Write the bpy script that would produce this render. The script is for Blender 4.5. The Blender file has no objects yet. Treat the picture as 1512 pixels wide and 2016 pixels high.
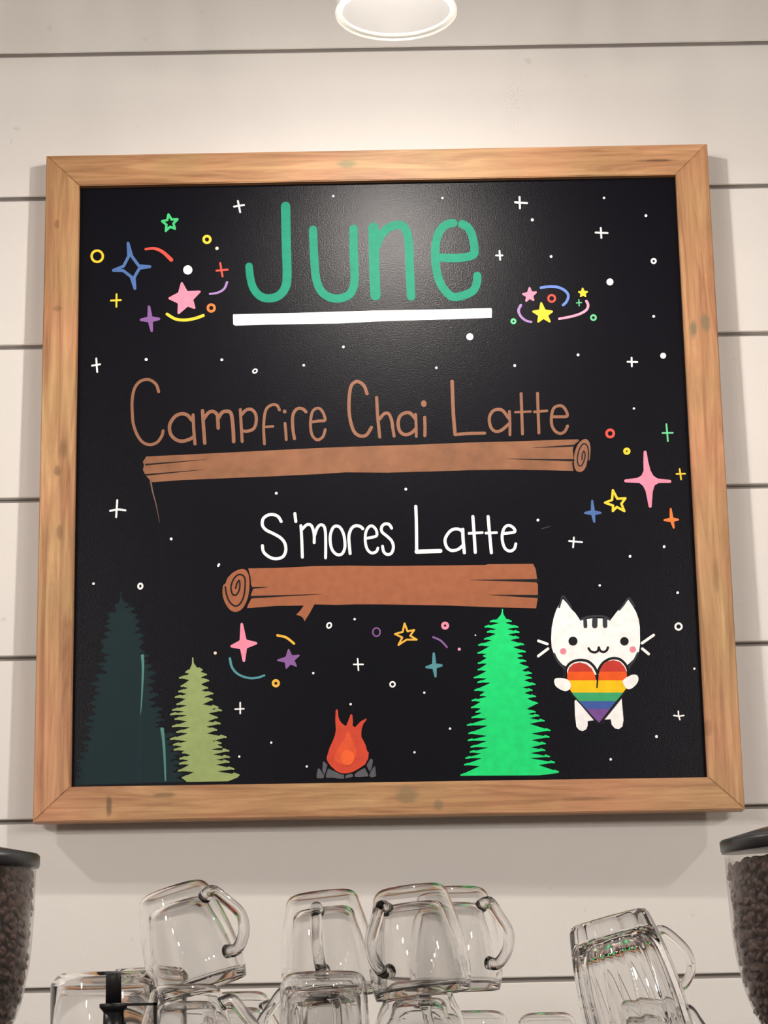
import bpy, bmesh, math, random
from mathutils import Vector, Matrix
from mathutils.geometry import delaunay_2d_cdt
random.seed(7)
S = bpy.context.scene
COL = S.collection
PI = math.pi
# ------------------------------------------------------------------ camera
FPX = 4484.0
CZ = 1.55                                    # height datum of the fitted coordinates
CAM = Vector((-0.03234, -2.80442, CZ-.00714))
def cam_axes(yaw, pitch, roll):
    cy, sy, cp, sp = math.cos(yaw), math.sin(yaw), math.cos(pitch), math.sin(pitch)
    fw = Vector((sy*cp, cy*cp, sp)); r = Vector((cy, -sy, 0)); u = r.cross(fw)
    c, s = math.cos(roll), math.sin(roll)
    return c*r + s*u, -s*r + c*u, fw
RT, UP, FW = cam_axes(0.01132, 0.23485, -0.02193)
cd = bpy.data.cameras.new('camera'); cam = bpy.data.objects.new('camera', cd); COL.objects.link(cam)
cam.matrix_world = Matrix(((RT.x, UP.x, -FW.x, CAM.x), (RT.y, UP.y, -FW.y, CAM.y), (RT.z, UP.z, -FW.z, CAM.z), (0, 0, 0, 1)))
cd.sensor_fit = 'VERTICAL'; cd.sensor_height = 36; cd.lens = FPX/2016*36
cd.clip_start = 0.05; cd.clip_end = 50
S.camera = cam
def ray(px, py):
    return (RT*((px-756)/FPX) + UP*((1008-py)/FPX) + FW)
def at(px, py, Y):                            # point of the photograph's pixel on the upright plane y = Y
    d = ray(px, py); t = (Y-CAM.y)/d.y
    return CAM + d*t
# ------------------------------------------------------------------ world, exposure
w = bpy.data.worlds.new('world'); S.world = w; w.use_nodes = True
w.node_tree.nodes['Background'].inputs[0].default_value = (1.0, 0.9, 0.82, 1)
w.node_tree.nodes['Background'].inputs[1].default_value = 0.25
S.view_settings.view_transform = 'Standard'; S.view_settings.look = 'None'
S.view_settings.gamma = 1; S.view_settings.use_curve_mapping = False
S.view_settings.exposure = 0.26
S.cycles.max_bounces = 18; S.cycles.transmission_bounces = 18; S.cycles.transparent_max_bounces = 20
S.cycles.glossy_bounces = 6; S.cycles.diffuse_bounces = 3
S.cycles.use_adaptive_sampling = True; S.cycles.adaptive_threshold = .035; S.cycles.adaptive_min_samples = 16
S.cycles.use_denoising = True
S.cycles.caustics_reflective = True; S.cycles.caustics_refractive = True
S.cycles.sample_clamp_indirect = 4.0
PENDANT_RADIANCE = 2500.0                      # the three bulbs over the machine
PENDANT_SIDE = 3000.0
FILL_GLOBE = 310.0                              # radiance of the added fill globes behind the camera
WARM = (1.0, 0.93, 0.86)
# ------------------------------------------------------------------ helpers
def lin(c):
    return tuple(((v/255)/12.92 if v/255 <= 0.04045 else ((v/255+0.055)/1.055)**2.4) for v in c)
MATS = {}
def mat(name, rgb=None, rough=0.5, metal=0.0, linear=None, spec=0.5, ior=1.45, trans=0.0, vary=0.0, vscale=60, bump=0.0, bscale=200, coat=0.0):
    if name in MATS: return MATS[name]
    m = bpy.data.materials.new(name); m.use_nodes = True; nt = m.node_tree; b = nt.nodes['Principled BSDF']
    c = linear if linear else lin(rgb)
    b.inputs['Base Color'].default_value = (*c, 1); b.inputs['Roughness'].default_value = rough
    b.inputs['Metallic'].default_value = metal; b.inputs['IOR'].default_value = ior
    b.inputs['Specular IOR Level'].default_value = spec
    b.inputs['Transmission Weight'].default_value = trans; b.inputs['Coat Weight'].default_value = coat
    if vary or bump:
        tc = nt.nodes.new('ShaderNodeTexCoord')
    if vary:
        n = nt.nodes.new('ShaderNodeTexNoise'); n.inputs['Scale'].default_value = vscale; n.inputs['Detail'].default_value = 6
        nt.links.new(tc.outputs['Object'], n.inputs['Vector'])
        r = nt.nodes.new('ShaderNodeMapRange'); r.inputs[1].default_value = .3; r.inputs[2].default_value = .7
        r.inputs[3].default_value = 1-vary; r.inputs[4].default_value = 1+vary*.6
        nt.links.new(n.outputs[0], r.inputs[0])
        v = nt.nodes.new('ShaderNodeVectorMath'); v.operation = 'SCALE'; v.inputs[0].default_value = c
        nt.links.new(r.outputs[0], v.inputs['Scale']); nt.links.new(v.outputs[0], b.inputs['Base Color'])
    if bump:
        n2 = nt.nodes.new('ShaderNodeTexNoise'); n2.inputs['Scale'].default_value = bscale; n2.inputs['Detail'].default_value = 4
        nt.links.new(tc.outputs['Object'], n2.inputs['Vector'])
        bp = nt.nodes.new('ShaderNodeBump'); bp.inputs['Strength'].default_value = bump; bp.inputs['Distance'].default_value = .001
        nt.links.new(n2.outputs[0], bp.inputs['Height']); nt.links.new(bp.outputs[0], b.inputs['Normal'])
    MATS[name] = m
    return m
def mesh(name, verts, faces, m=None, parent=None, smooth=False, loc=None):
    me = bpy.data.meshes.new(name); me.from_pydata([tuple(v) for v in verts], [], faces)
    if smooth: me.polygons.foreach_set('use_smooth', [True]*len(me.polygons))
    if m: me.materials.append(m)
    me.update()
    o = bpy.data.objects.new(name, me); COL.objects.link(o)
    if parent: o.parent = parent
    if loc: o.location = loc
    return o
def bmobj(name, bm, m=None, parent=None, smooth=False):
    me = bpy.data.meshes.new(name); bm.to_mesh(me); bm.free()
    if smooth: me.polygons.foreach_set('use_smooth', [True]*len(me.polygons))
    if m: me.materials.append(m)
    o = bpy.data.objects.new(name, me); COL.objects.link(o)
    if parent: o.parent = parent
    return o
def thing(name, label, cat, loc=(0, 0, 0), rot=(0, 0, 0), group=None):
    o = bpy.data.objects.new(name, None); COL.objects.link(o); o.location = loc; o.rotation_euler = rot
    o.empty_display_size = .05
    o['label'] = label; o['category'] = cat
    if group: o['group'] = group
    return o
def add_box(bm, x0, x1, y0, y1, z0, z1, bevel=0):
    r = bmesh.ops.create_cube(bm, size=1, matrix=Matrix.Translation(((x0+x1)/2, (y0+y1)/2, (z0+z1)/2)) @ Matrix.Diagonal((x1-x0, y1-y0, z1-z0, 1)))
    if bevel:
        es = list({e for v in r['verts'] for e in v.link_edges})
        bmesh.ops.bevel(bm, geom=es, offset=bevel, segments=2, affect='EDGES', profile=.5)
def box(name, x0, x1, y0, y1, z0, z1, m, parent=None, bevel=0):
    bm = bmesh.new(); add_box(bm, x0, x1, y0, y1, z0, z1, bevel); return bmobj(name, bm, m, parent)
def lathe_into(V, F, prof, n=64, flip=False, flute=None):
    """prof: list of (r, z); points with r==0 become poles"""
    rings = []
    for (r, z) in prof:
        if r < 1e-7:
            V.append((0, 0, z)); rings.append([len(V)-1])
        else:
            ring = []
            for k in range(n):
                a = 2*PI*k/n; rr = r*(flute(a, z) if flute else 1)
                V.append((rr*math.cos(a), rr*math.sin(a), z)); ring.append(len(V)-1)
            rings.append(ring)
    for A, B in zip(rings, rings[1:]):
        for k in range(n):
            k2 = (k+1) % n
            if len(A) == 1 and len(B) == 1: continue
            if len(A) == 1: f = (A[0], B[k2], B[k])
            elif len(B) == 1: f = (A[k], A[k2], B[0])
            else: f = (A[k], A[k2], B[k2], B[k])
            F.append(tuple(reversed(f)) if flip else f)
def lathe(name, profs, m, parent=None, n=64, flute=None, loc=None):
    V, F = [], []
    for p in profs:
        prof, flip = p if isinstance(p, tuple) else (p, False)
        lathe_into(V, F, prof, n, flip, flute)
    return mesh(name, V, F, m, parent, True, loc)
def smooth_pts(P, n=6, closed=False):
    out = []; N = len(P); D = len(P[0])
    rng = range(N) if closed else range(N-1)
    for i in rng:
        g = (lambda k: P[k % N]) if closed else (lambda k: P[min(max(k, 0), N-1)])
        p0, p1, p2, p3 = g(i-1), g(i), g(i+1), g(i+2)
        for s in range(n):
            t = s/n
            out.append(tuple(0.5*((2*p1[d]) + (-p0[d]+p2[d])*t + (2*p0[d]-5*p1[d]+4*p2[d]-p3[d])*t*t + (-p0[d]+3*p1[d]-3*p2[d]+p3[d])*t**3) for d in range(D)))
    if not closed: out.append(tuple(P[-1]))
    return out
def tube_into(V, F, P, rad, n=14, flat=None):
    """P 3D points; rad number or function of t; capped ends"""
    P = [Vector(p) for p in P]; N = len(P); prev = None; rings = []
    for i, p in enumerate(P):
        t = (P[min(i+1, N-1)]-P[max(i-1, 0)]).normalized()
        if prev is None:
            a = Vector((0, 0, 1)) if abs(t.z) < .9 else Vector((1, 0, 0))
            nrm = (a - t*a.dot(t)).normalized()
        else:
            nrm = (prev - t*prev.dot(t)).normalized()
        prev = nrm; bi = t.cross(nrm); r = rad(i/(N-1)) if callable(rad) else rad
        ring = []
        for k in range(n):
            a = 2*PI*k/n
            V.append(tuple(p + nrm*(r*math.cos(a)) + bi*(r*math.sin(a)*(flat or 1)))); ring.append(len(V)-1)
        rings.append(ring)
    for A, B in zip(rings, rings[1:]):
        for k in range(n):
            k2 = (k+1) % n; F.append((A[k], A[k2], B[k2], B[k]))
    F.append(tuple(reversed(rings[0]))); F.append(tuple(rings[-1]))
def tube(name, P, rad, m, parent=None, n=14, flat=None):
    V, F = [], []; tube_into(V, F, P, rad, n, flat); return mesh(name, V, F, m, parent, True)

# ------------------------------------------------------------------ materials
def wall_material():
    m = bpy.data.materials.new('painted_shiplap'); m.use_nodes = True; nt = m.node_tree; b = nt.nodes['Principled BSDF']
    N = nt.nodes.new; L = nt.links.new
    g = N('ShaderNodeNewGeometry')
    n = N('ShaderNodeTexNoise'); n.inputs['Scale'].default_value = 9; n.inputs['Detail'].default_value = 5; L(g.outputs['Position'], n.inputs['Vector'])
    base = N('ShaderNodeMix'); base.data_type = 'RGBA'; base.inputs[6].default_value = (0.74, 0.71, 0.675, 1); base.inputs[7].default_value = (0.79, 0.755, 0.715, 1)
    L(n.outputs[0], base.inputs[0])
    # sparse paint nibs and small scuffs
    nz = N('ShaderNodeTexNoise'); nz.inputs['Scale'].default_value = 260; L(g.outputs['Position'], nz.inputs['Vector'])
    ad = N('ShaderNodeMixRGB'); ad.inputs[0].default_value = .012; L(g.outputs['Position'], ad.inputs[1]); L(nz.outputs['Color'], ad.inputs[2])
    v = N('ShaderNodeTexVoronoi'); v.inputs['Scale'].default_value = 24; L(ad.outputs[0], v.inputs['Vector'])
    sep = N('ShaderNodeSeparateColor'); L(v.outputs['Color'], sep.inputs[0])
    thr = N('ShaderNodeMapRange'); thr.inputs[1].default_value = .25; thr.inputs[2].default_value = 1; thr.inputs[3].default_value = 0; thr.inputs[4].default_value = .12
    L(sep.outputs[0], thr.inputs[0])
    lt = N('ShaderNodeMath'); lt.operation = 'SUBTRACT'; L(thr.outputs[0], lt.inputs[0]); L(v.outputs['Distance'], lt.inputs[1])
    mk = N('ShaderNodeMapRange'); mk.inputs[1].default_value = 0; mk.inputs[2].default_value = .03; L(lt.outputs[0], mk.inputs[0])
    sc = N('ShaderNodeMath'); sc.operation = 'MULTIPLY'; L(mk.outputs[0], sc.inputs[0]); L(sep.outputs[1], sc.inputs[1])
    dk = N('ShaderNodeMix'); dk.data_type = 'RGBA'; L(sc.outputs[0], dk.inputs[0]); L(base.outputs[2], dk.inputs[6]); dk.inputs[7].default_value = (.2, .17, .15, 1)
    L(dk.outputs[2], b.inputs['Base Color'])
    b.inputs['Roughness'].default_value = .55; b.inputs['Specular IOR Level'].default_value = .35
    nb = N('ShaderNodeTexNoise'); nb.inputs['Scale'].default_value = 70; nb.inputs['Detail'].default_value = 8; L(g.outputs['Position'], nb.inputs['Vector'])
    bp = N('ShaderNodeBump'); bp.inputs['Strength'].default_value = .35; bp.inputs['Distance'].default_value = .0012; L(nb.outputs[0], bp.inputs['Height']); L(bp.outputs[0], b.inputs['Normal'])
    return m
M_WALL = wall_material()
M_GROOVE_SHADE = mat('groove_shade', linear=(.42, .385, .36), rough=.8)  # wall paint darkened: the shade inside the grooves is put into this colour
GREY, DARK = (.16, .15, .09), (.10, .05, .02)
STAINS = [(.399, .612, .0045, .011, GREY, .75), (.415, .620, .006, .012, GREY, .65), (.363, .843, .022, .0016, DARK, .8), (-.040, .846, .012, .006, (.20, .22, .09), .6), (-.408, .44, .004, .007, DARK, .55),
          (-.404, .36, .004, .009, DARK, .45), (-.412, .655, .006, .004, DARK, .4), (-.338, .018, .0035, .012, DARK, .7), (.022, .026, .014, .010, (.2, .16, .08), .6), (.06, .012, .006, .006, (.17, .13, .07), .6), (.39, .10, .006, .010, DARK, .35),
          (-.27, .030, .012, .003, DARK, .5), (.24, .016, .03, .0022, DARK, .4), (.41, .29, .004, .02, DARK, .3), (-.415, .77, .003, .006, DARK, .5)]
def wood_material(name, axis):
    m = bpy.data.materials.new(name); m.use_nodes = True; nt = m.node_tree; b = nt.nodes['Principled BSDF']
    N = nt.nodes.new; L = nt.links.new
    tc = N('ShaderNodeTexCoord')
    mp = N('ShaderNodeMapping'); mp.inputs['Scale'].default_value = (1.5, 22, 22) if axis == 'x' else (22, 22, 1.5)
    mp.inputs['Location'].default_value = (.3, .2, .7) if axis == 'x' else (1.3, .4, .1)
    L(tc.outputs['Object'], mp.inputs[0])
    n1 = N('ShaderNodeTexNoise'); n1.inputs['Scale'].default_value = 3.2; n1.inputs['Detail'].default_value = 6; n1.inputs['Roughness'].default_value = .62; n1.inputs['Distortion'].default_value = .9
    L(mp.outputs[0], n1.inputs['Vector'])
    cr = N('ShaderNodeValToRGB'); e = cr.color_ramp.elements
    e[0].position = .30; e[0].color = (.30, .135, .06, 1); e[1].position = .70; e[1].color = (.63, .375, .19, 1)
    e2 = cr.color_ramp.elements.new(.5); e2.color = (.49, .262, .128, 1)
    L(n1.outputs[0], cr.inputs[0])
    # broad patches: greener and pinker areas
    n2 = N('ShaderNodeTexNoise'); n2.inputs['Scale'].default_value = 6; n2.inputs['Detail'].default_value = 3; L(tc.outputs['Object'], n2.inputs['Vector'])
    cr2 = N('ShaderNodeValToRGB'); e = cr2.color_ramp.elements
    e[0].position = .35; e[0].color = (.88, .97, .82, 1); e[1].position = .65; e[1].color = (1.10, .95, .95, 1)
    L(n2.outputs[0], cr2.inputs[0])
    mul = N('ShaderNodeMix'); mul.data_type = 'RGBA'; mul.blend_type = 'MULTIPLY'; mul.inputs[0].default_value = .8
    L(cr.outputs[0], mul.inputs[6]); L(cr2.outputs[0], mul.inputs[7])
    # fine fibres
    mp3 = N('ShaderNodeMapping'); mp3.inputs['Scale'].default_value = (8, 160, 160) if axis == 'x' else (160, 160, 8); L(tc.outputs['Object'], mp3.inputs[0])
    n3 = N('ShaderNodeTexNoise'); n3.inputs['Scale'].default_value = 2; n3.inputs['Detail'].default_value = 3; L(mp3.outputs[0], n3.inputs['Vector'])
    r3 = N('ShaderNodeMapRange'); r3.inputs[3].default_value = .78; r3.inputs[4].default_value = 1.2; L(n3.outputs[0], r3.inputs[0])
    vm = N('ShaderNodeVectorMath'); vm.operation = 'SCALE'; L(mul.outputs[2], vm.inputs[0]); L(r3.outputs[0], vm.inputs['Scale'])
    # dark knots and dents
    mp4 = N('ShaderNodeMapping'); mp4.inputs['Scale'].default_value = (12, 30, 30) if axis == 'x' else (30, 30, 12); L(tc.outputs['Object'], mp4.inputs[0])
    v = N('ShaderNodeTexVoronoi'); v.inputs['Scale'].default_value = 1; L(mp4.outputs[0], v.inputs['Vector'])
    sp = N('ShaderNodeSeparateColor'); L(v.outputs['Color'], sp.inputs[0])
    th = N('ShaderNodeMapRange'); th.inputs[1].default_value = .55; th.inputs[2].default_value = 1; th.inputs[3].default_value = -.05; th.inputs[4].default_value = .22; L(sp.outputs[0], th.inputs[0])
    sb = N('ShaderNodeMath'); sb.operation = 'SUBTRACT'; L(th.outputs[0], sb.inputs[0]); L(v.outputs['Distance'], sb.inputs[1])
    mk = N('ShaderNodeMapRange'); mk.inputs[1].default_value = 0; mk.inputs[2].default_value = .12; mk.inputs[4].default_value = .6; L(sb.outputs[0], mk.inputs[0])
    dk = N('ShaderNodeMix'); dk.data_type = 'RGBA'; L(mk.outputs[0], dk.inputs[0]); L(vm.outputs[0], dk.inputs[6]); dk.inputs[7].default_value = (.16, .09, .04, 1)
    # stains and knots with a place of their own: centre x, z, half sizes (m), colour, strength
    last = dk.outputs[2]
    nd = N('ShaderNodeTexNoise'); nd.inputs['Scale'].default_value = 90; L(tc.outputs['Object'], nd.inputs['Vector'])
    for (cx, cz, rx, rz, col, st) in STAINS:
        if (axis == 'x') != (cz < .05 or cz > .815): continue
        su = N('ShaderNodeVectorMath'); su.operation = 'SUBTRACT'; su.inputs[1].default_value = (cx, 0, cz); L(tc.outputs['Object'], su.inputs[0])
        mu = N('ShaderNodeVectorMath'); mu.operation = 'MULTIPLY'; mu.inputs[1].default_value = (1/rx, 0, 1/rz); L(su.outputs[0], mu.inputs[0])
        le = N('ShaderNodeVectorMath'); le.operation = 'LENGTH'; L(mu.outputs[0], le.inputs[0])
        am = N('ShaderNodeMath'); am.operation = 'MULTIPLY_ADD'; am.inputs[1].default_value = .9; L(nd.outputs[0], am.inputs[0]); L(le.outputs['Value'], am.inputs[2])
        mr = N('ShaderNodeMapRange'); mr.inputs[1].default_value = 1.75; mr.inputs[2].default_value = 1.05; mr.inputs[3].default_value = 0; mr.inputs[4].default_value = st; L(am.outputs[0], mr.inputs[0])
        mq = N('ShaderNodeMix'); mq.data_type = 'RGBA'; L(mr.outputs[0], mq.inputs[0]); L(last, mq.inputs[6]); mq.inputs[7].default_value = (*col, 1); last = mq.outputs[2]
    L(last, b.inputs['Base Color'])
    b.inputs['Roughness'].default_value = .48
    bp = N('ShaderNodeBump'); bp.inputs['Strength'].default_value = .25; bp.inputs['Distance'].default_value = .0008; L(n3.outputs[0], bp.inputs['Height']); L(bp.outputs[0], b.inputs['Normal'])
    return m
M_WOODX = wood_material('pine_rail', 'x'); M_WOODZ = wood_material('pine_stile', 'z')
M_SLATE = mat('black_board', linear=(.0018, .0018, .0048), rough=.33, spec=.28, bump=.26, bscale=520)
M_GLASS = mat('clear_glass', linear=(1, 1, 1), rough=0.0, ior=1.47, trans=1.0)
M_METAL = mat('brushed_steel', linear=(.55, .54, .52), rough=.3, metal=1.0)
M_BLACKP = mat('black_plastic', linear=(.012, .012, .013), rough=.35)
M_BLACKR = mat('black_ribbed_plastic', linear=(.006, .006, .007), rough=.45)
M_DARKM = mat('dark_metal', linear=(.03, .028, .026), rough=.4, metal=.6)
def thin_glass(name, tint=(1, 1, 1), ior=1.5, rough=.02, body=0.0, bodycol=(.8, .8, .8)):
    m = bpy.data.materials.new(name); m.use_nodes = True; nt = m.node_tree; nt.nodes.remove(nt.nodes['Principled BSDF'])
    N = nt.nodes.new; L = nt.links.new; out = nt.nodes['Material Output']
    tr = N('ShaderNodeBsdfTransparent'); tr.inputs[0].default_value = (*tint, 1)
    gl = N('ShaderNodeBsdfGlossy'); gl.inputs['Roughness'].default_value = rough
    lw = N('ShaderNodeLayerWeight'); lw.inputs[0].default_value = .5     # Schlick's fresnel, the same from both sides
    pw = N('ShaderNodeMath'); pw.operation = 'POWER'; pw.inputs[1].default_value = 5; L(lw.outputs['Facing'], pw.inputs[0])
    f0 = ((ior-1)/(ior+1))**2
    fr = N('ShaderNodeMapRange'); fr.inputs[3].default_value = f0; fr.inputs[4].default_value = .9; L(pw.outputs[0], fr.inputs[0])
    mx = N('ShaderNodeMixShader'); L(fr.outputs[0], mx.inputs[0]); L(tr.outputs[0], mx.inputs[1]); L(gl.outputs[0], mx.inputs[2])
    last = mx
    if body:
        df = N('ShaderNodeBsdfDiffuse'); df.inputs[0].default_value = (*bodycol, 1)
        tl = N('ShaderNodeBsdfTranslucent'); tl.inputs[0].default_value = (*bodycol, 1)
        m2 = N('ShaderNodeMixShader'); m2.inputs[0].default_value = .5; L(df.outputs[0], m2.inputs[1]); L(tl.outputs[0], m2.inputs[2])
        m3 = N('ShaderNodeMixShader'); m3.inputs[0].default_value = body; L(mx.outputs[0], m3.inputs[1]); L(m2.outputs[0], m3.inputs[2]); last = m3
    L(last.outputs[0], out.inputs[0])
    return m
M_SHADE = thin_glass('lamp_shade_glass', (.97, .97, .97), 1.5, .06, .012, (.9, .9, .9))
M_SHADERIM = thin_glass('lamp_shade_rim', (.9, .9, .88), 1.5, .18, .03, (.95, .93, .88))
M_HOPPER = thin_glass('clear_plastic', (.985, .975, .97), 1.4, .2, .06, (.55, .50, .47))
def emit(name, col, s):
    m = bpy.data.materials.new(name); m.use_nodes = True; nt = m.node_tree
    b = nt.nodes['Principled BSDF']; b.inputs['Base Color'].default_value = (.8, .8, .8, 1)
    b.inputs['Emission Color'].default_value = (*col, 1); b.inputs['Emission Strength'].default_value = s
    return m

# ------------------------------------------------------------------ the room
SEAM0, PITCH = 1.297+CZ, 0.20287            # highest visible groove, plank spacing (camera-relative fit)
CEIL = 3.25; XL, XR, YF = -3.2, 3.2, -8.0
def struct(o):
    o['kind'] = 'structure'; return o
wall = struct(mesh('wall_back', *(lambda: ([(XL, .012, 0), (XR, .012, 0), (XR, .012, CEIL), (XL, .012, CEIL), (XL, .08, 0), (XR, .08, 0), (XR, .08, CEIL), (XL, .08, CEIL)],
     [(0, 1, 2, 3), (5, 4, 7, 6), (0, 4, 5, 1), (3, 2, 6, 7), (1, 5, 6, 2), (0, 3, 7, 4)]))(), M_GROOVE_SHADE))
ztops = [SEAM0 - PITCH*k for k in range(-2, 14)]
GAP = .0062
def plank(z0, z1):
    bm = bmesh.new(); add_box(bm, XL, XR, 0, .0115, z0, z1)
    es = [e for e in bm.edges if abs(e.verts[0].co.y) < 1e-6 and abs(e.verts[1].co.y) < 1e-6 and abs(e.verts[0].co.z-e.verts[1].co.z) < 1e-6]
    bmesh.ops.bevel(bm, geom=es, offset=.0009, segments=2, affect='EDGES')
    bmobj('plank', bm, M_WALL, wall)
edges = [CEIL] + [z for z in ztops if 0.05 < z < CEIL] + [0.0]
for zt, zb in zip(edges, edges[1:]):
    plank(zb+(GAP/2 if zb > 0 else 0), zt-(GAP/2 if zt < CEIL else 0))
M_ROOM = mat('room_paint', linear=(.30, .26, .23), rough=.8)
M_CEIL = mat('ceiling_paint', linear=(.10, .09, .085), rough=.9)
M_FLOOR = mat('floor_tile', linear=(.22, .17, .13), rough=.5, vary=.2, vscale=4)
struct(box('floor', XL, XR, YF, .08, -.06, 0, M_FLOOR))
struct(box('ceiling', XL, XR, YF, .08, CEIL, CEIL+.06, M_CEIL))
struct(box('wall_left', XL-.08, XL, YF, .08, 0, CEIL, M_ROOM))
struct(box('wall_right', XR, XR+.08, YF, .08, 0, CEIL, M_ROOM))
struct(box('wall_front', XL, XR, YF-.08, YF, 0, CEIL, M_CEIL))

# ------------------------------------------------------------------ pendant lamps
M_BULB = emit('pendant_bulb_glow', WARM, PENDANT_RADIANCE); M_BULBS = emit('side_bulb_glow', WARM, PENDANT_SIDE)
PR = .0648
def pendant(x, y, zrim, label, mb):
    t = thing('pendant_lamp', label, 'lamp', (x, y, zrim), group='pendant lamps over the coffee bar')
    th = .0035; H = .19
    wallp = [(PR, .004), (PR+.0015, .03), (PR+.002, .15), (PR-.002, .195), (PR*.78, .223), (PR*.5, .235), (.022, .241)]
    inner = [(r-th, z) for r, z in reversed(wallp)]
    lathe('glass_shade', [wallp + inner], M_SHADE, t, 72)
    rim = [(PR-th/2+.0042*math.cos(a), .003+.0042*math.sin(a)) for a in [2*PI*k/12 for k in range(13)]]
    lathe('shade_rim', [rim], M_SHADERIM, t, 72)
    lathe('socket', [[(0, .185), (.016, .187), (.018, .225), (.024, .239), (.024, .26), (.01, .277), (0, .279)]], M_DARKM, t, 32)
    bz = .150
    lathe('bulb', [[(0, bz-.028), (.009, bz-.0272), (.015, bz-.0250), (.018, bz-.0230), (0, bz-.0230)]], mb, t, 24)
    lathe('bulb_base', [[(0, bz-.0225), (.0205, bz-.0225), (.0225, bz-.0195), (.0277, bz-.0115), (.0295, bz-.004), (.0296, bz+.0035), (.026, bz+.015), (.017, bz+.028), (.012, bz+.0345), (0, bz+.035)]], M_WHITEP, t, 24)
    tube('cord', [(0, 0, .277), (0, 0, CEIL-zrim-.02)], .0025, M_BLACKP, t, 8)
    lathe('ceiling_cap', [[(0, CEIL-zrim-.03), (.04, CEIL-zrim-.025), (.05, CEIL-zrim-.001), (0, CEIL-zrim-.0005)]], M_DARKM, t, 32)
    return t
LY = -.50; LYS = -.57
M_WHITEP = mat('white_bulb_base', linear=(.75, .75, .73), rough=.4)
lp = at(780, 29, LY)
pendant(lp.x, LY, lp.z, 'glass jar pendant lamp hanging in front of the wall above the menu board', M_BULB)
pendant(lp.x-1.38, LYS, lp.z, 'glass jar pendant lamp on the left, hanging outside the frame', M_BULBS)
pendant(lp.x+1.38, LYS, lp.z, 'glass jar pendant lamp on the right, hanging outside the frame', M_BULBS)
# added globes behind the camera: unseen fill light for the wall and glassware
M_FILL = emit('fill_globe_glow', (1.0, .93, .87), FILL_GLOBE)
for x in (-1.95, 1.95):
    for y in (-2.5, -3.5, -4.6):
        t = thing('fill_globe', 'small added fill globe, unseen outside the frame %s, %s behind the viewer' % ({-1.95: 'on the left', 1.95: 'on the right'}[x], {-2.5: 'nearest', -3.5: 'second', -4.6: 'furthest'}[y]), 'lamp', (x, y, 2.55), group='added fill globes')
        lathe('globe', [[(0, -.06)] + [(.06*math.cos(a), .06*math.sin(a)) for a in [-PI/2+PI*q/10 for q in range(1, 10)]] + [(0, .06)]], M_FILL, t, 20)
        tube('cord', [(0, 0, .061), (0, 0, CEIL-2.552)], .003, M_BLACKP, t, 6)

# ------------------------------------------------------------------ the menu board
BW, BH, DT = .86, .86493, .032
BTZ = 1.1409 + CZ
TILT, IR, YT = .01463, -.00367, -.01039
X_ = Vector((math.cos(IR)*math.cos(YT), math.sin(YT), math.sin(IR))).normalized()
D_ = Vector((math.sin(IR), -math.sin(TILT), -math.cos(TILT)))
Z_ = (-D_ - X_*(-D_).dot(X_)).normalized()
Y_ = Z_.cross(X_)                              # into the wall
TOP = Vector((0, -DT, BTZ))
ORG = TOP - Z_*BH                              # bottom centre of the frame's front face
BM = Matrix(((X_.x, Y_.x, Z_.x, ORG.x), (X_.y, Y_.y, Z_.y, ORG.y), (X_.z, Y_.z, Z_.z, ORG.z), (0, 0, 0, 1)))
BMI = BM.inverted()
board = thing('menu_board', 'square black menu board in a pine frame, painted with coloured lettering and drawings', 'menu board')
board.matrix_world = BM
cl = BMI @ CAM
def onb(px, py, dy):                           # pixel -> board coordinates (x, z) on the plane dy behind the front face
    d = BMI.to_3x3() @ ray(px, py); t = (dy-cl.y)/d.y
    p = cl + d*t
    return (p.x, p.z)
FD = .026                                      # frame thickness
REC = .0095                                    # panel sits this far behind the frame's face
O = [(-BW/2, BH), (BW/2, BH), (BW/2, 0), (-BW/2, 0)]
I = [onb(156, 365.5, 0), onb(1331, 343.5, 0), onb(1394, 1530, 0), onb(138.5, 1549, 0)]
def rail(a, b, m, nm):
    oa, ob, ib, ia = O[a], O[b], I[b], I[a]
    g = .00025                                 # hairline of the mitre joint
    P = [oa, ob, ib, ia]
    c = Vector(((sum(p[0] for p in P))/4, (sum(p[1] for p in P))/4))
    bm = bmesh.new(); f = [bm.verts.new((p[0], 0, p[1])) for p in P]; k = [bm.verts.new((p[0], FD, p[1])) for p in P]
    ff = bm.faces.new(f); bm.faces.new(list(reversed(k)))
    for i in range(4):
        j = (i+1) % 4; bm.faces.new((f[j], f[i], k[i], k[j]))
    bmesh.ops.recalc_face_normals(bm, faces=bm.faces)
    es = [e for e in bm.edges if all(abs(v.co.y) < 1e-6 for v in e.verts)]
    bmesh.ops.bevel(bm, geom=es, offset=.0011, segments=2, affect='EDGES')
    return bmobj(nm, bm, m, board)
rail(0, 1, M_WOODX, 'frame_rail'); rail(1, 2, M_WOODZ, 'frame_rail'); rail(2, 3, M_WOODX, 'frame_rail'); rail(3, 0, M_WOODZ, 'frame_rail')
pm = .006
box('panel', I[3][0]-pm, I[1][0]+pm, REC, REC+.008, I[3][1]-pm, I[0][1]+pm, M_SLATE, board).name = 'panel'
for sx in (-1, 1):
    for zz, dd in ((BH-.06, .014), (.05, .034)):
        box('wall_spacer', sx*.3-.02, sx*.3+.02, FD, FD+.0+ (DT-FD if zz > .5 else .0236) -.0004, zz-.015, zz+.015, M_DARKM, board)
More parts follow.
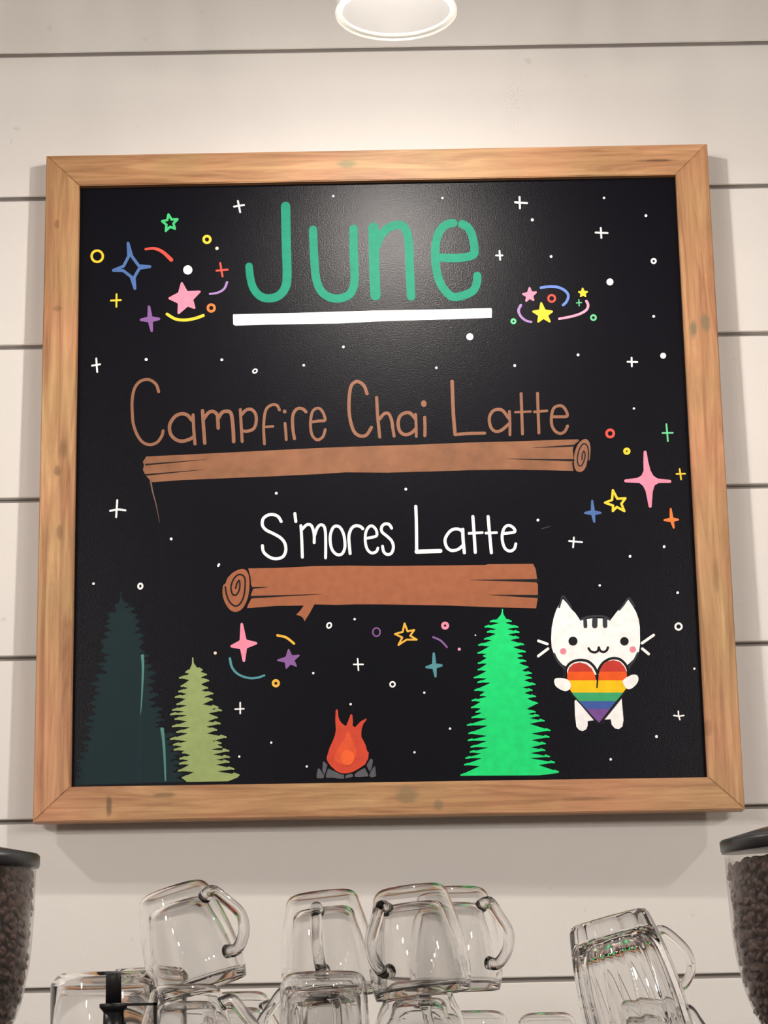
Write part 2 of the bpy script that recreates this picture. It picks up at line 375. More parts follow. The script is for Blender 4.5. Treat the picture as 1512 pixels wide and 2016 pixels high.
# ---- painting on the panel -------------------------------------------------
COLS = dict(white=(254, 252, 250), teal=(14, 142, 112), brown=(146, 100, 76), brown2=(162, 98, 66), log=(144, 98, 70), red=(222, 84, 70), orange=(240, 128, 60),
            yellow=(250, 212, 60), gold=(242, 184, 70), cream=(245, 225, 200), pink=(246, 146, 172), pinkl=(240, 165, 190), purple=(140, 95, 160), lilac=(170, 135, 195), blue=(80, 115, 175),
            bluel=(110, 140, 215), green=(70, 205, 125), greenl=(110, 210, 150), tealb=(85, 150, 160), pine=(10, 38, 42), sage=(152, 170, 108), neon=(24, 226, 124),
            fire=(214, 74, 50), fire2=(228, 88, 50), fire3=(246, 104, 52), stone=(92, 92, 98), char=(52, 54, 60), black=(16, 12, 16), heart_red=(200, 58, 46), heart_orange=(238, 92, 26), heart_yellow=(250, 200, 10),
            heart_green=(60, 170, 110), heart_blue=(62, 92, 165), heart_purple=(120, 78, 150), cheek=(232, 140, 155), drip=(120, 95, 85), ice=(84, 138, 132), navy=(16, 40, 52), smear=(90, 90, 92), void=(9, 8, 12))
PM = {k: mat('paint_'+k, v, rough=.55, vary=.10 if k not in ('log',) else .2, vscale=90 if k != 'log' else 45, spec=.3) for k, v in COLS.items()}
LAY = .00022
def circ(x, y, r, n=20, ry=None, rot=0):
    ry = ry or r; c, s = math.cos(rot), math.sin(rot)
    return [(x + r*math.cos(a)*c - ry*math.sin(a)*s, y + r*math.cos(a)*s + ry*math.sin(a)*c) for a in [2*PI*k/n for k in range(n)]]
def capsule(a, b, ra, rb, n=7):
    dx, dy = b[0]-a[0], b[1]-a[1]; L = math.hypot(dx, dy)
    if L < 1e-4: return circ(a[0], a[1], ra, 14)
    t = math.atan2(dy, dx); out = []
    for k in range(n+1):
        q = t + PI/2 + PI*k/n; out.append((a[0]+ra*math.cos(q), a[1]+ra*math.sin(q)))
    for k in range(n+1):
        q = t - PI/2 + PI*k/n; out.append((b[0]+rb*math.cos(q), b[1]+rb*math.sin(q)))
    return out
class F_:                                      # a close-up's frame: origin in photo pixels and magnification
    def __init__(s, ox, oy, k): s.ox, s.oy, s.k = ox, oy, k
    def __call__(s, p): return (s.ox+p[0]/s.k, s.oy+p[1]/s.k)
PX = F_(0, 0, 1); A = F_(140, 360, 3.6); B = F_(440, 370, 2.7); C = F_(960, 360, 3.6); D = F_(230, 720, 3.217); E = F_(660, 720, 2.9077)
Fr = F_(1080, 760, 4.725); G = F_(400, 960, 4.2); H = F_(740, 960, 4.2); T = F_(130, 1120, 4.2); U = F_(400, 1200, 2.9077); V = F_(600, 1370, 8.4)
XX = F_(880, 1180, 5.45); Y = F_(1040, 1150, 5.6); Z = F_(1100, 1120, 4.8); BG = F_(130, 900, 4.58)
BOARD_PARTS = []
def paint(name, polys, col, layer=1, parent=None, label=None, holes=()):
    """union of polygons (photo pixels) laid flat on the panel as one mesh of paint"""
    vs, fs = [], []
    for p in list(polys)+list(holes):
        if len(p) < 3: continue
        area = sum(p[i][0]*p[(i+1) % len(p)][1]-p[(i+1) % len(p)][0]*p[i][1] for i in range(len(p)))
        if area < 0: p = list(reversed(p))
        fs.append(list(range(len(vs), len(vs)+len(p)))); vs += [Vector((q[0], q[1])) for q in p]
    nh = len(fs)-len(holes)
    r = delaunay_2d_cdt(vs, [], fs, 0, 1e-4)
    keep = [f for f, of in zip(r[2], r[5]) if of and not any(o >= nh for o in of)]
    y = REC - LAY*layer
    vv = [(lambda q: (q[0], y, q[1]))(onb(v.x, v.y, y)) for v in r[0]]
    if not keep: return None
    used = sorted({i for f in keep for i in f}); mp = {i: k for k, i in enumerate(used)}
    me_f = []
    for f in keep:
        f = [mp[i] for i in f]; a, b, c = (Vector(vv[used[f[i]]]) for i in range(3))
        if (b-a).cross(c-a).y > 0: f.reverse()
        me_f.append(f)
    o = mesh(name, [vv[i] for i in used], me_f, PM[col], parent or board)
    if label: o['label'] = label
    return o
def sk(fr, pts, w, closed=False, n=5, w2=None, sm=True):
    """a brush stroke -> capsules in photo pixels; w = width in close-up pixels"""
    P = smooth_pts(pts, n, closed) if (sm and len(pts) > 2) else list(pts)
    if closed: P = P + [P[0]]
    P = [fr(p) for p in P]; N = len(P)-1
    rr = [(w + ((w2 if w2 is not None else w)-w)*i/N)/2/fr.k for i in range(N+1)]
    return [capsule(P[i], P[i+1], rr[i], rr[i+1]) for i in range(N)]
def pg(fr, pts, sm=0, closed=True):
    P = smooth_pts(pts, sm, True) if sm else pts
    return [[fr(p) for p in P]]
letters = [
 ('teal', [sk(B, [(330, 98), (334, 300), (338, 470), (326, 535), (290, 575), (240, 587), (195, 575), (160, 535), (143, 480), (136, 417)], 50, w2=40)]),
 ('teal', [sk(B, [(476, 222), (480, 330), (488, 450), (502, 515), (530, 560), (575, 585), (620, 587), (665, 570), (690, 530), (697, 470), (692, 330), (691, 217)], 44)]),
 ('teal', [sk(B, [(797, 211), (800, 350), (804, 480), (808, 571)], 54), sk(B, [(812, 310), (835, 255), (880, 210), (940, 197), (970, 225), (985, 290), (990, 430), (997, 577)], 45)]),
 ('teal', [sk(B, [(1140, 370), (1250, 372), (1325, 357), (1334, 320), (1322, 255), (1300, 212), (1268, 192)], 44), sk(B, [(1222, 187), (1185, 195), (1150, 228), (1130, 290), (1125, 370), (1135, 450), (1160, 520), (1200, 568), (1232, 580), (1285, 568), (1328, 545), (1346, 505), (1349, 467)], 44)]),
 ('brown', [sk(D, [(265, 165), (250, 120), (215, 92), (180, 88), (140, 105), (110, 150), (97, 220), (98, 300), (105, 370), (130, 440), (165, 485), (210, 500), (255, 485), (285, 445), (293, 412)], 19)]),
 ('brown', [sk(D, [(475, 345), (445, 312), (405, 305), (365, 325), (335, 375), (340, 430), (370, 465), (410, 478), (455, 468), (485, 452)], 22), sk(D, [(483, 312), (487, 400), (495, 495)], 20)]),
 ('brown', [sk(D, [(543, 285), (550, 400), (557, 490)], 22), sk(D, [(552, 335), (580, 298), (610, 290), (635, 310), (640, 350), (642, 395)], 22), sk(D, [(645, 330), (665, 298), (695, 288), (722, 300), (732, 350), (738, 420), (740, 480)], 23)]),
 ('brown', [sk(D, [(782, 278), (788, 380), (794, 480)], 19), sk(D, [(790, 310), (820, 280), (855, 278), (880, 310), (882, 360), (865, 400), (825, 415), (795, 412)], 20)]),
 ('brown', [sk(D, [(1030, 280), (1015, 252), (985, 247), (950, 270), (935, 320), (930, 400), (935, 495)], 18), sk(D, [(935, 388), (990, 384)], 15)]),
 ('brown', [[circ(*D((1063, 290)), 12/3.217)], sk(D, [(1065, 365), (1070, 420), (1073, 468)], 18)]),
 ('brown', [sk(D, [(1125, 462), (1115, 400), (1113, 330), (1125, 290), (1150, 270), (1180, 275), (1198, 292)], 20)]),
 ('brown', [sk(D, [(1232, 357), (1280, 350), (1318, 345), (1310, 305), (1290, 275), (1265, 270), (1240, 290), (1228, 340), (1228, 400), (1240, 445), (1270, 470), (1305, 450), (1320, 405)], 18)]),
 ('brown', [sk(E, [(182, 160), (165, 115), (135, 92), (110, 95), (90, 120), (80, 180), (79, 250), (88, 320), (110, 380), (145, 403), (180, 395), (207, 353)], 19)]),
 ('brown', [sk(E, [(237, 182), (243, 290), (255, 408)], 18), sk(E, [(254, 305), (280, 275), (305, 275), (322, 310), (330, 360), (337, 403)], 18)]),
 ('brown', [sk(E, [(460, 305), (430, 272), (400, 270), (370, 290), (360, 330), (370, 375), (400, 395), (435, 385), (460, 362)], 19), sk(E, [(460, 278), (463, 340), (464, 405)], 16)]),
 ('brown', [[circ(*E((507, 217)), 16/2.9077, 20, 19/2.9077)], sk(E, [(512, 296), (514, 350), (513, 400)], 18)]),
 ('brown', [sk(E, [(669, 90), (673, 200), (678, 300), (686, 393)], 20), sk(E, [(686, 395), (760, 388), (855, 386)], 18)]),
 ('brown', [sk(E, [(992, 300), (960, 258), (930, 250), (900, 262), (882, 300), (890, 350), (915, 375), (950, 370), (992, 335)], 18), sk(E, [(997, 262), (1000, 330), (1000, 396)], 16)]),
 ('brown', [sk(E, [(1064, 160), (1068, 280), (1072, 390)], 17), sk(E, [(1030, 266), (1118, 262)], 13)]),
 ('brown', [sk(E, [(1158, 158), (1162, 280), (1166, 385)], 17), sk(E, [(1140, 264), (1212, 258)], 15)]),
 ('brown', [sk(E, [(1242, 292), (1290, 292), (1328, 288), (1320, 255), (1300, 232), (1275, 230), (1250, 245), (1238, 290), (1240, 340), (1260, 375), (1290, 388), (1315, 375), (1330, 345)], 17)]),
 ('white', [sk(G, [(645, 280), (620, 240), (575, 222), (530, 230), (495, 260), (490, 310), (520, 350), (580, 380), (640, 415), (675, 460), (683, 520), (660, 570), (610, 588), (560, 580), (515, 550), (495, 520), (490, 480)], 25)]),
 ('white', [sk(G, [(758, 215), (766, 280)], 25)]),
 ('white', [sk(G, [(808, 315), (815, 430), (820, 575)], 24), sk(G, [(818, 345), (855, 308), (890, 310), (910, 350), (918, 400), (918, 455)], 24), sk(G, [(920, 400), (940, 340), (965, 310), (995, 315), (1010, 360), (1013, 460), (1012, 580)], 24)]),
 ('white', [sk(G, [(1110, 318), (1075, 330), (1052, 390), (1052, 460), (1070, 520), (1110, 555), (1150, 545), (1172, 490), (1165, 400), (1140, 340)], 24, True)]),
 ('white', [sk(G, [(1215, 545), (1208, 470), (1205, 400), (1225, 340), (1260, 315), (1300, 322), (1320, 340)], 25)]),
 ('white', [sk(G, [(1345, 420), (1400, 410), (1435, 395), (1430, 350), (1400, 318), (1370, 325), (1345, 370), (1340, 440), (1355, 505), (1390, 540), (1430, 530), (1445, 500)], 23)]),
 ('white', [sk(H, [(130, 335), (110, 305), (75, 300), (48, 325), (50, 365), (90, 400), (130, 440), (145, 490), (130, 540), (95, 553), (65, 530), (55, 485)], 24)]),
 ('white', [sk(H, [(330, 155), (335, 300), (337, 530)], 26), sk(H, [(337, 530), (430, 527), (533, 524)], 34)]),
 ('white', [sk(H, [(720, 370), (690, 345), (640, 345), (600, 375), (572, 430), (585, 490), (625, 520), (680, 510), (722, 475)], 25), sk(H, [(718, 345), (722, 440), (732, 538)], 27)]),
 ('white', [sk(H, [(802, 240), (812, 380), (822, 535)], 26), sk(H, [(770, 378), (880, 372)], 22)]),
 ('white', [sk(H, [(928, 240), (940, 380), (955, 538)], 26), sk(H, [(910, 376), (998, 372)], 22)]),
 ('white', [sk(H, [(1045, 380), (1100, 375), (1148, 365), (1140, 335), (1100, 312), (1065, 330), (1045, 385), (1048, 450), (1070, 505), (1110, 525), (1145, 505), (1157, 465)], 24)]),
]
for col, groups in letters:
    paint('painted_letter', [p for g in groups for p in g], col, 1)
paint('painted_underline', pg(B, [(50, 677), (52, 672), (400, 664), (800, 652), (1100, 647), (1422, 639), (1427, 645), (1426, 690), (1200, 698), (850, 708), (600, 721), (500, 722), (250, 726), (62, 732), (52, 725)]), 'white', 1, label='thick white underline')
# first log
lg = [D(p) for p in [(185, 575), (400, 565), (700, 550), (1000, 535), (1300, 520)]] + [E(p) for p in [(60, 465), (200, 460), (460, 452), (760, 440), (1000, 434), (1200, 427), (1390, 421), (1396, 430), (1366, 452), (1360, 480), (1364, 530), (1356, 560), (1364, 602), (1200, 598), (1000, 595), (760, 598), (560, 605), (300, 612), (60, 610)]] + [D(p) for p in [(1300, 685), (1000, 700), (700, 712), (400, 725), (225, 738), (200, 715), (180, 690), (165, 660), (172, 628), (164, 608), (178, 590)]]
log1 = paint('painted_log', [lg], 'log', 1, label='long brown painted log')
for fr, a, b, w_ in ((D, (184, 626), (570, 593), 10), (D, (176, 692), (545, 658), 10), (E, (1368, 457), (1130, 470), 11), (E, (1366, 541), (985, 533), 12)):
    paint('bark_crack', sk(fr, [a, b], w_, w2=1.2, sm=False), 'void', 2, log1)
le = paint('log_end', pg(Fr, smooth_pts([(345, 492), (375, 515), (390, 570), (388, 640), (380, 690), (362, 690), (350, 745), (325, 785), (290, 800), (255, 785), (238, 740), (236, 670), (248, 600), (275, 540), (310, 505)], 4, True)), 'brown', 2, log1)
paint('growth_ring', sk(Fr, [(366, 690), (372, 640), (366, 575), (348, 543), (320, 540), (290, 580), (272, 640), (268, 700), (285, 742), (310, 735), (332, 690), (340, 640), (328, 605), (314, 640), (311, 685)], 11), 'black', 3, log1)
# second log
lg = [G(p) for p in [(372, 668), (600, 665), (900, 650), (1200, 645), (1400, 648)]] + [H(p) for p in [(100, 648), (400, 645), (900, 640), (930, 633), (1300, 630), (1322, 675), (1333, 755), (1328, 785), (1340, 800), (1340, 880), (1330, 908), (1339, 912), (1325, 998), (1000, 990), (600, 975), (100, 966)]] + [G(p) for p in [(1400, 965), (1250, 965), (1100, 970), (920, 965), (880, 1040), (838, 1106), (828, 1080), (806, 1062), (768, 1052), (800, 1020), (832, 975), (600, 978), (362, 997), (372, 965), (402, 915), (394, 890), (412, 840), (396, 800), (392, 740)]]
log2 = paint('painted_log', [lg], 'brown2', 1, label='short thick brown painted log with a twig stub')
for fr, a, b, w_ in ((G, (392, 830), (540, 822), 17), (G, (390, 906), (985, 880), 20), (H, (1345, 769), (780, 763), 26), (H, (1348, 900), (930, 886), 26)):
    paint('bark_crack', sk(fr, [a, b], w_, w2=1.2, sm=False), 'void', 2, log2)
paint('log_end', pg(G, smooth_pts([(315, 672), (355, 685), (378, 730), (383, 800), (376, 880), (355, 950), (320, 1005), (270, 1028), (220, 1010), (180, 950), (160, 880), (165, 810), (186, 790), (200, 750), (250, 700)], 3, True)), 'brown2', 2, log2)
paint('growth_ring', sk(G, [(183, 820), (195, 890), (220, 945), (260, 978), (300, 965), (335, 900), (346, 820), (345, 750), (320, 722), (285, 722), (250, 760), (230, 820), (240, 875), (265, 890), (290, 865), (303, 820), (298, 768), (278, 795), (268, 832)], 13), 'black', 3, log2)
paint('paint_drip', sk(BG, [(762, 215), (785, 330), (805, 400), (825, 490), (842, 590)], 15, w2=3), 'drip', 1, label='thin brown paint drip')
paint('dark_streak', sk(BG, [(842, 590), (855, 750), (868, 1000), (876, 1250), (880, 1460)], 5), 'void', 1)
# trees
def tree(fr, apex, RT_, LT_, RV, LV, base, col, tipw, label):
    def spire(t): return [(apex[0]+(t[0]-apex[0])*.13, apex[1]+(t[1]-apex[1])*.45), (apex[0]+(t[0]-apex[0])*.42, apex[1]+(t[1]-apex[1])*.80)]
    pts = [apex] + spire(RT_[0])
    for t, v in zip(RT_, RV+[None]):
        pts.append(t)
        if v: pts.append(v)
    pts += base
    left = []
    for t, v in zip(LT_, LV+[None]):
        left.append(t)
        if v: left.append(v)
    pts += list(reversed(left)) + list(reversed(spire(LT_[0])))
    P = [[fr(p) for p in pts]]
    cxl = apex[0]
    for tp, vv in ((RT_, RV), (LT_, LV)):
        for i, t in enumerate(tp):
            s = 1 if t[0] > cxl else -1
            q = (t[0]-s*min(46, abs(t[0]-cxl)*.4), t[1]-9)
            P += [capsule(fr((t[0]-s*tipw*.4, t[1])), fr(q), tipw/2/fr.k, tipw*.85/fr.k)]
    P += [capsule(fr(apex), fr((apex[0], apex[1]+60)), tipw*.42/fr.k, tipw*.5/fr.k)]
    return paint('painted_tree', P, col, 1, label=label)
tree(XX, (595, 108),
     [(695, 235), (765, 297), (778, 352), (775, 412), (828, 485), (845, 562), (810, 608), (850, 663), (875, 728), (910, 792), (910, 845), (950, 912), (918, 975), (955, 1042), (975, 1115), (950, 1208), (990, 1250), (1048, 1303), (1110, 1405), (1100, 1477), (1060, 1548), (1055, 1620), (1105, 1687), (1158, 1750), (1200, 1850)],
     [(460, 238), (403, 295), (428, 350), (398, 425), (335, 490), (327, 575), (385, 608), (330, 685), (328, 755), (287, 840), (325, 890), (292, 975), (353, 1030), (265, 1085), (257, 1160), (305, 1210), (262, 1268), (213, 1350), (230, 1438), (222, 1513), (252, 1583), (243, 1638), (197, 1703), (183, 1775), (143, 1885)],
     [(625, 252), (645, 318), (655, 378), (680, 438), (710, 512), (750, 578), (745, 630), (770, 682), (805, 765), (830, 815), (825, 868), (810, 945), (830, 1005), (860, 1065), (855, 1175), (870, 1230), (880, 1275), (885, 1335), (900, 1440), (905, 1510), (905, 1588), (895, 1650), (890, 1705), (980, 1778)],
     [(560, 255), (530, 318), (525, 370), (480, 440), (455, 505), (430, 585), (425, 630), (430, 690), (425, 770), (430, 850), (470, 895), (405, 990), (430, 1045), (360, 1100), (365, 1170), (375, 1218), (430, 1280), (440, 1355), (430, 1465), (430, 1520), (450, 1590), (370, 1655), (375, 1705), (350, 1790)],
     [(1195, 1862), (1000, 1888), (600, 1890), (150, 1892)], 'neon', 16, 'bright green painted fir tree')
tree(T, (1048, 738),
     [(1130, 835), (1165, 875), (1183, 925), (1175, 985), (1218, 1032), (1213, 1082), (1260, 1145), (1290, 1172), (1255, 1230), (1278, 1280), (1250, 1332), (1328, 1392), (1285, 1442), (1290, 1475), (1350, 1505), (1355, 1558), (1352, 1597), (1392, 1655), (1435, 1705)],
     [(987, 855), (935, 902), (948, 970), (928, 1015), (900, 1062), (912, 1120), (878, 1168), (860, 1205), (898, 1243), (876, 1303), (912, 1350), (860, 1408), (885, 1455), (890, 1497), (960, 1520), (938, 1570), (935, 1612), (925, 1670), (958, 1728)],
     [(1110, 858), (1115, 900), (1115, 955), (1120, 1005), (1140, 1060), (1130, 1120), (1200, 1160), (1180, 1195), (1170, 1262), (1160, 1305), (1165, 1362), (1210, 1425), (1230, 1460), (1200, 1495), (1215, 1535), (1240, 1578), (1240, 1620), (1250, 1675)],
     [(1020, 870), (1020, 920), (1010, 985), (1000, 1035), (990, 1075), (1000, 1130), (980, 1180), (1000, 1210), (1000, 1262), (1030, 1310), (1010, 1360), (1000, 1425), (960, 1470), (990, 1505), (1030, 1540), (1010, 1585), (1020, 1620), (1060, 1680)],
     [(1420, 1725), (1340, 1756), (1000, 1762)], 'sage', 14, 'sage green painted fir tree').location.y = -LAY*2
rt = [(520, 298), (567, 333), (588, 385), (612, 430), (618, 495), (648, 550), (645, 605), (650, 685), (685, 718), (672, 765), (713, 803), (745, 860), (738, 930), (722, 990), (765, 1042), (738, 1110), (795, 1160), (788, 1210), (812, 1250), (770, 1290), (820, 1325), (905, 1370), (870, 1430), (900, 1480), (945, 1530), (910, 1560), (950, 1600), (930, 1650), (965, 1700), (970, 1755)]
lt_ = [(398, 308), (343, 378), (336, 430), (318, 475), (312, 535), (287, 595), (285, 685), (315, 735), (258, 790), (288, 825), (245, 885), (203, 950), (237, 1000), (220, 1060), (195, 1110), (212, 1165), (182, 1230), (150, 1285), (188, 1325), (168, 1370), (128, 1440), (157, 1480), (110, 1530), (82, 1590), (100, 1625), (85, 1690), (75, 1750)]
def auto_v(tp, s):
    return [((min(a[0], b[0]) if s > 0 else max(a[0], b[0])) - s*(28 + (a[1] % 7)*5), (a[1]+b[1])/2+6) for a, b in zip(tp, tp[1:])]
dark = tree(T, (455, 200), rt, lt_, auto_v(rt, 1), auto_v(lt_, -1), [(960, 1762), (500, 1775), (90, 1785)], 'pine', 14, 'dark green painted fir tree with drips')
paint('paint_drip', sk(T, [(632, 718), (636, 800), (632, 950), (624, 1100), (616, 1210)], 26, w2=5), 'ice', 2, dark)
paint('paint_drip', sk(T, [(616, 1200), (610, 1400), (604, 1600), (604, 1755)], 22, w2=44), 'navy', 2, dark)
paint('paint_drip', sk(T, [(795, 1325), (806, 1420), (815, 1560), (822, 1750)], 30, w2=12), 'ice', 2, dark)
# campfire
fire = paint('painted_fire', pg(V, [(522, 225), (538, 222), (548, 250), (555, 340), (580, 410), (620, 460), (680, 502), (715, 425), (755, 315), (772, 300), (788, 318), (798, 430), (790, 490), (830, 520), (870, 480), (920, 425), (1010, 376), (1027, 388), (970, 460), (945, 530), (935, 600), (937, 680), (980, 760), (1010, 820), (1030, 910), (1058, 932), (1050, 1030), (1000, 1130), (900, 1200), (800, 1255), (700, 1282), (600, 1280), (520, 1240), (430, 1160), (380, 1090), (360, 1030), (380, 960), (410, 860), (460, 750), (500, 650), (515, 560), (505, 400), (512, 240)]), 'fire', 1, label='red painted campfire flame')
paint('flame_glow', pg(V, smooth_pts([(715, 580), (790, 720), (850, 880), (830, 1040), (740, 1130), (600, 1140), (490, 1070), (500, 960), (600, 800), (660, 700)], 4, True)), 'fire2', 2, fire)
paint('flame_glow', pg(V, circ(710, 1020, 110, 24, 130)), 'fire3', 3, fire)
for s_ in ([(215, 1205), (245, 1200), (325, 1330), (300, 1365), (200, 1360), (195, 1320)], [(300, 1085), (325, 1090), (375, 1140), (350, 1240), (325, 1310), (290, 1230)], [(385, 1205), (400, 1205), (500, 1250), (600, 1300), (650, 1300), (650, 1370), (560, 1370), (480, 1352), (355, 1355), (350, 1310)],
           [(680, 1310), (760, 1285), (800, 1300), (792, 1340), (690, 1362), (668, 1355)], [(830, 1290), (880, 1250), (990, 1190), (1045, 1290), (1050, 1330), (900, 1345), (820, 1338)], [(1020, 1150), (1080, 1045), (1100, 1038), (1128, 1060), (1110, 1180), (1075, 1255)], [(1065, 1320), (1100, 1230), (1150, 1165), (1165, 1170), (1180, 1330), (1100, 1352)]):
    paint('painted_stone', pg(V, s_), 'stone', 2)
# cat with a rainbow heart
cat = paint('painted_cat', pg(Y, [(385, 165), (430, 215), (470, 270), (520, 320), (572, 398), (700, 378), (800, 378), (905, 398), (980, 300), (1050, 228), (1105, 172), (1150, 240), (1190, 310), (1218, 390), (1230, 470), (1233, 650), (1222, 740), (1160, 830), (1095, 890), (1080, 1000), (430, 1000), (425, 915), (370, 880), (320, 820), (280, 760), (258, 700), (252, 600), (258, 480), (280, 370), (310, 280), (345, 215)]) +
            pg(Y, [(510, 1290), (516, 1450), (530, 1570), (560, 1608), (600, 1620), (640, 1600), (655, 1560), (655, 1510), (720, 1502), (850, 1492), (910, 1490), (920, 1550), (955, 1590), (1000, 1598), (1038, 1570), (1050, 1500), (1042, 1400), (1030, 1265), (900, 1200), (600, 1200)]), 'white', 1, label='white painted kitten holding a rainbow heart')
for q, w_ in (([(340, 255), (360, 190), (385, 132), (430, 190), (475, 258)], 20), ([(1005, 282), (1050, 228), (1105, 155), (1140, 190), (1172, 245)], 20), ([(578, 392), (650, 362), (760, 352), (850, 362), (900, 392)], 22), ([(285, 770), (320, 840), (370, 900), (415, 945)], 24), ([(405, 950), (398, 1015)], 26), ([(1208, 760), (1170, 835), (1120, 900), (1102, 985)], 22)):
    paint('fur_outline', sk(Y, q, w_), 'char', 2, cat)
for a, b, w_ in (((627, 400), (630, 466), 42), ((735, 395), (733, 458), 60), ((845, 395), (847, 460), 50)):
    paint('fur_stripe', sk(Y, [a, b], w_), 'char', 2, cat)
for x, y, r in ((493, 628, 50), (1060, 630, 47)): paint('eye', pg(Y, circ(x, y, r, 28)), 'black', 2, cat)
paint('mouth', sk(Y, [(665, 708), (690, 740), (730, 752), (765, 738), (778, 698)], 26) + sk(Y, [(778, 698), (795, 735), (835, 748), (868, 725), (878, 698)], 26), 'black', 2, cat)
for x, y in ((385, 740), (1152, 720)): paint('cheek', pg(Y, circ(x, y, 35, 24)), 'cheek', 2, cat)
for a, b in (((112, 625), (210, 660)), ((110, 793), (218, 712)), ((1255, 650), (1382, 562)), ((1258, 712), (1328, 770))): paint('whisker', sk(Y, [a, b], 30), 'white', 1, cat)
HP = [(430, 1050), (430, 985), (452, 920), (500, 877), (570, 862), (640, 882), (700, 932), (735, 1000), (752, 1085), (768, 1085), (780, 980), (812, 900), (870, 852), (940, 838), (1010, 857), (1060, 910), (1085, 970), (1092, 1050), (1080, 1150), (1020, 1230), (940, 1325), (860, 1428), (780, 1528), (700, 1445), (600, 1335), (500, 1222), (445, 1140)]
def clipy(P, y0, y1):
    def half(P, yy, keep):
        out = []
        for i in range(len(P)):
            a, b = P[i], P[(i+1) % len(P)]; ia, ib = keep(a[1]), keep(b[1])
            if ia: out.append(a)
            if ia != ib:
                t = (yy-a[1])/(b[1]-a[1]); out.append((a[0]+(b[0]-a[0])*t, yy))
        return out
    return half(half(P, y0, lambda v: v >= y0), y1, lambda v: v <= y1)
paint('heart_outline', sk(Y, [(405, 1050), (407, 970), (440, 893), (500, 850), (580, 836), (660, 852), (722, 905), (755, 965)], 28) + sk(Y, [(762, 985), (790, 915), (840, 855), (920, 818), (1000, 825), (1060, 870), (1095, 930), (1110, 1010)], 28) +
      sk(Y, [(455, 1165), (600, 1320), (770, 1520)], 46, sm=False) + sk(Y, [(1075, 1165), (940, 1335), (790, 1520)], 46, sm=False) + pg(Y, HP), 'black', 2, cat)
left = [p for p in HP if p[0] <= 760]; right = [p for p in HP if p[0] > 760]
for y0, y1, c_ in ((800, 965, 'heart_red'), (965, 1060, 'heart_orange'), (1060, 1195, 'heart_yellow'), (1195, 1290, 'heart_green'), (1290, 1375, 'heart_blue'), (1375, 1600, 'heart_purple')):
    if y1 <= 1060:
        L1 = [(430, 1061), (430, 985), (452, 920), (500, 877), (570, 862), (640, 882), (700, 932), (735, 1000), (750, 1061)]
        R1 = [(770, 1061), (780, 980), (812, 900), (870, 852), (940, 838), (1010, 857), (1060, 910), (1085, 970), (1092, 1061)]
        ps = pg(Y, clipy(L1, y0, y1)) + pg(Y, clipy(R1, y0, y1))
    else:
        body = [(430, 1060), (1092, 1060), (1080, 1150), (1020, 1230), (940, 1325), (860, 1428), (780, 1528), (700, 1445), (600, 1335), (500, 1222), (445, 1140)]
        ps = pg(Y, clipy(body, y0, y1))
    paint('heart_band', ps, c_, 3, cat)
paint('heart_cleft', sk(Y, [(758, 955), (764, 1040), (757, 1140)], 22, w2=14), 'black', 4, cat)
paint('paw', pg(Y, smooth_pts([(340, 1035), (400, 1040), (450, 1065), (470, 1110), (455, 1160), (410, 1180), (350, 1160), (300, 1120), (285, 1070), (300, 1040)], 3, True)), 'white', 5, cat)
paint('paw', pg(Y, smooth_pts([(1150, 998), (1200, 1005), (1215, 1050), (1195, 1100), (1140, 1150), (1090, 1155), (1060, 1120), (1040, 1075), (1060, 1045), (1100, 1020)], 3, True)), 'white', 5, cat)
# small stars, rings, dots and arcs
def plus(fr, v, h, w_, col='white'): paint('painted_cross_star', sk(fr, v, w_) + sk(fr, h, w_), col)
def dot(fr, x, y, r, col='white'): paint('painted_dot', [circ(*fr((x, y)), r/fr.k, 14)], col)
def ring(fr, x, y, r, w_, col='white', ry=None, rot=0):
    k = fr.k; ry = ry or r; cx, cy = fr((x, y))
    ro, ri = (r+w_/2)/k, max((r-w_/2)/k, .6)
    paint('painted_ring', [circ(cx, cy, ro, 24, (ry+w_/2)/k, rot)], col, holes=[circ(cx, cy, ri, 16, max((ry-w_/2)/k, .6), rot)])
def arc(fr, pts, w_, col, w2=None): paint('painted_arc', sk(fr, pts, w_, w2=w2), col)
def star(fr, tips, col, w_=12, fill=True, inner=.42, layer=1):
    cx = sum(t[0] for t in tips)/len(tips); cy = sum(t[1] for t in tips)/len(tips); P = []
    n = len(tips)
    for i, t in enumerate(tips):
        u = tips[(i+1) % n]; mx, my = (t[0]+u[0])/2, (t[1]+u[1])/2
        P.append(t); f = inner/ (math.cos(PI/n)); P.append((cx+(mx-cx)*f, cy+(my-cy)*f))
    ps = sk(fr, P, w_, True, sm=False)
    if fill: ps = ps + pg(fr, P)
    paint('painted_star', ps, col, layer)
def star4(fr, Tp, R_, Bt, Lf, col, w_=12, fill=True, inner=.24):
    cx = (Lf[0]+R_[0])/2*.5+(Tp[0]+Bt[0])/2*.5; cy = (Lf[1]+R_[1])/2
    tips = [Tp, R_, Bt, Lf]; P = []
    for i, t in enumerate(tips):
        u = tips[(i+1) % 4]
        P += [t]
        for s in (.22, .42, .58, .78):
            # curve pulled towards the centre
            mx, my = t[0]*(1-s)+u[0]*s, t[1]*(1-s)+u[1]*s
            pull = 1-(1-inner*1.1)*math.sin(PI*s)**.75
            P.append((cx+(mx-cx)*pull, cy+(my-cy)*pull))
    ps = sk(fr, P, w_, True, sm=False)
    if fill: ps = ps + pg(fr, P)
    paint('painted_sparkle', ps, col)
plus(A, [(1182, 128), (1198, 207)], [(1155, 168), (1225, 157)], 13)
star(A, [(690, 224), (754, 258), (736, 325), (671, 340), (645, 272)], 'green', 17, False, .46)
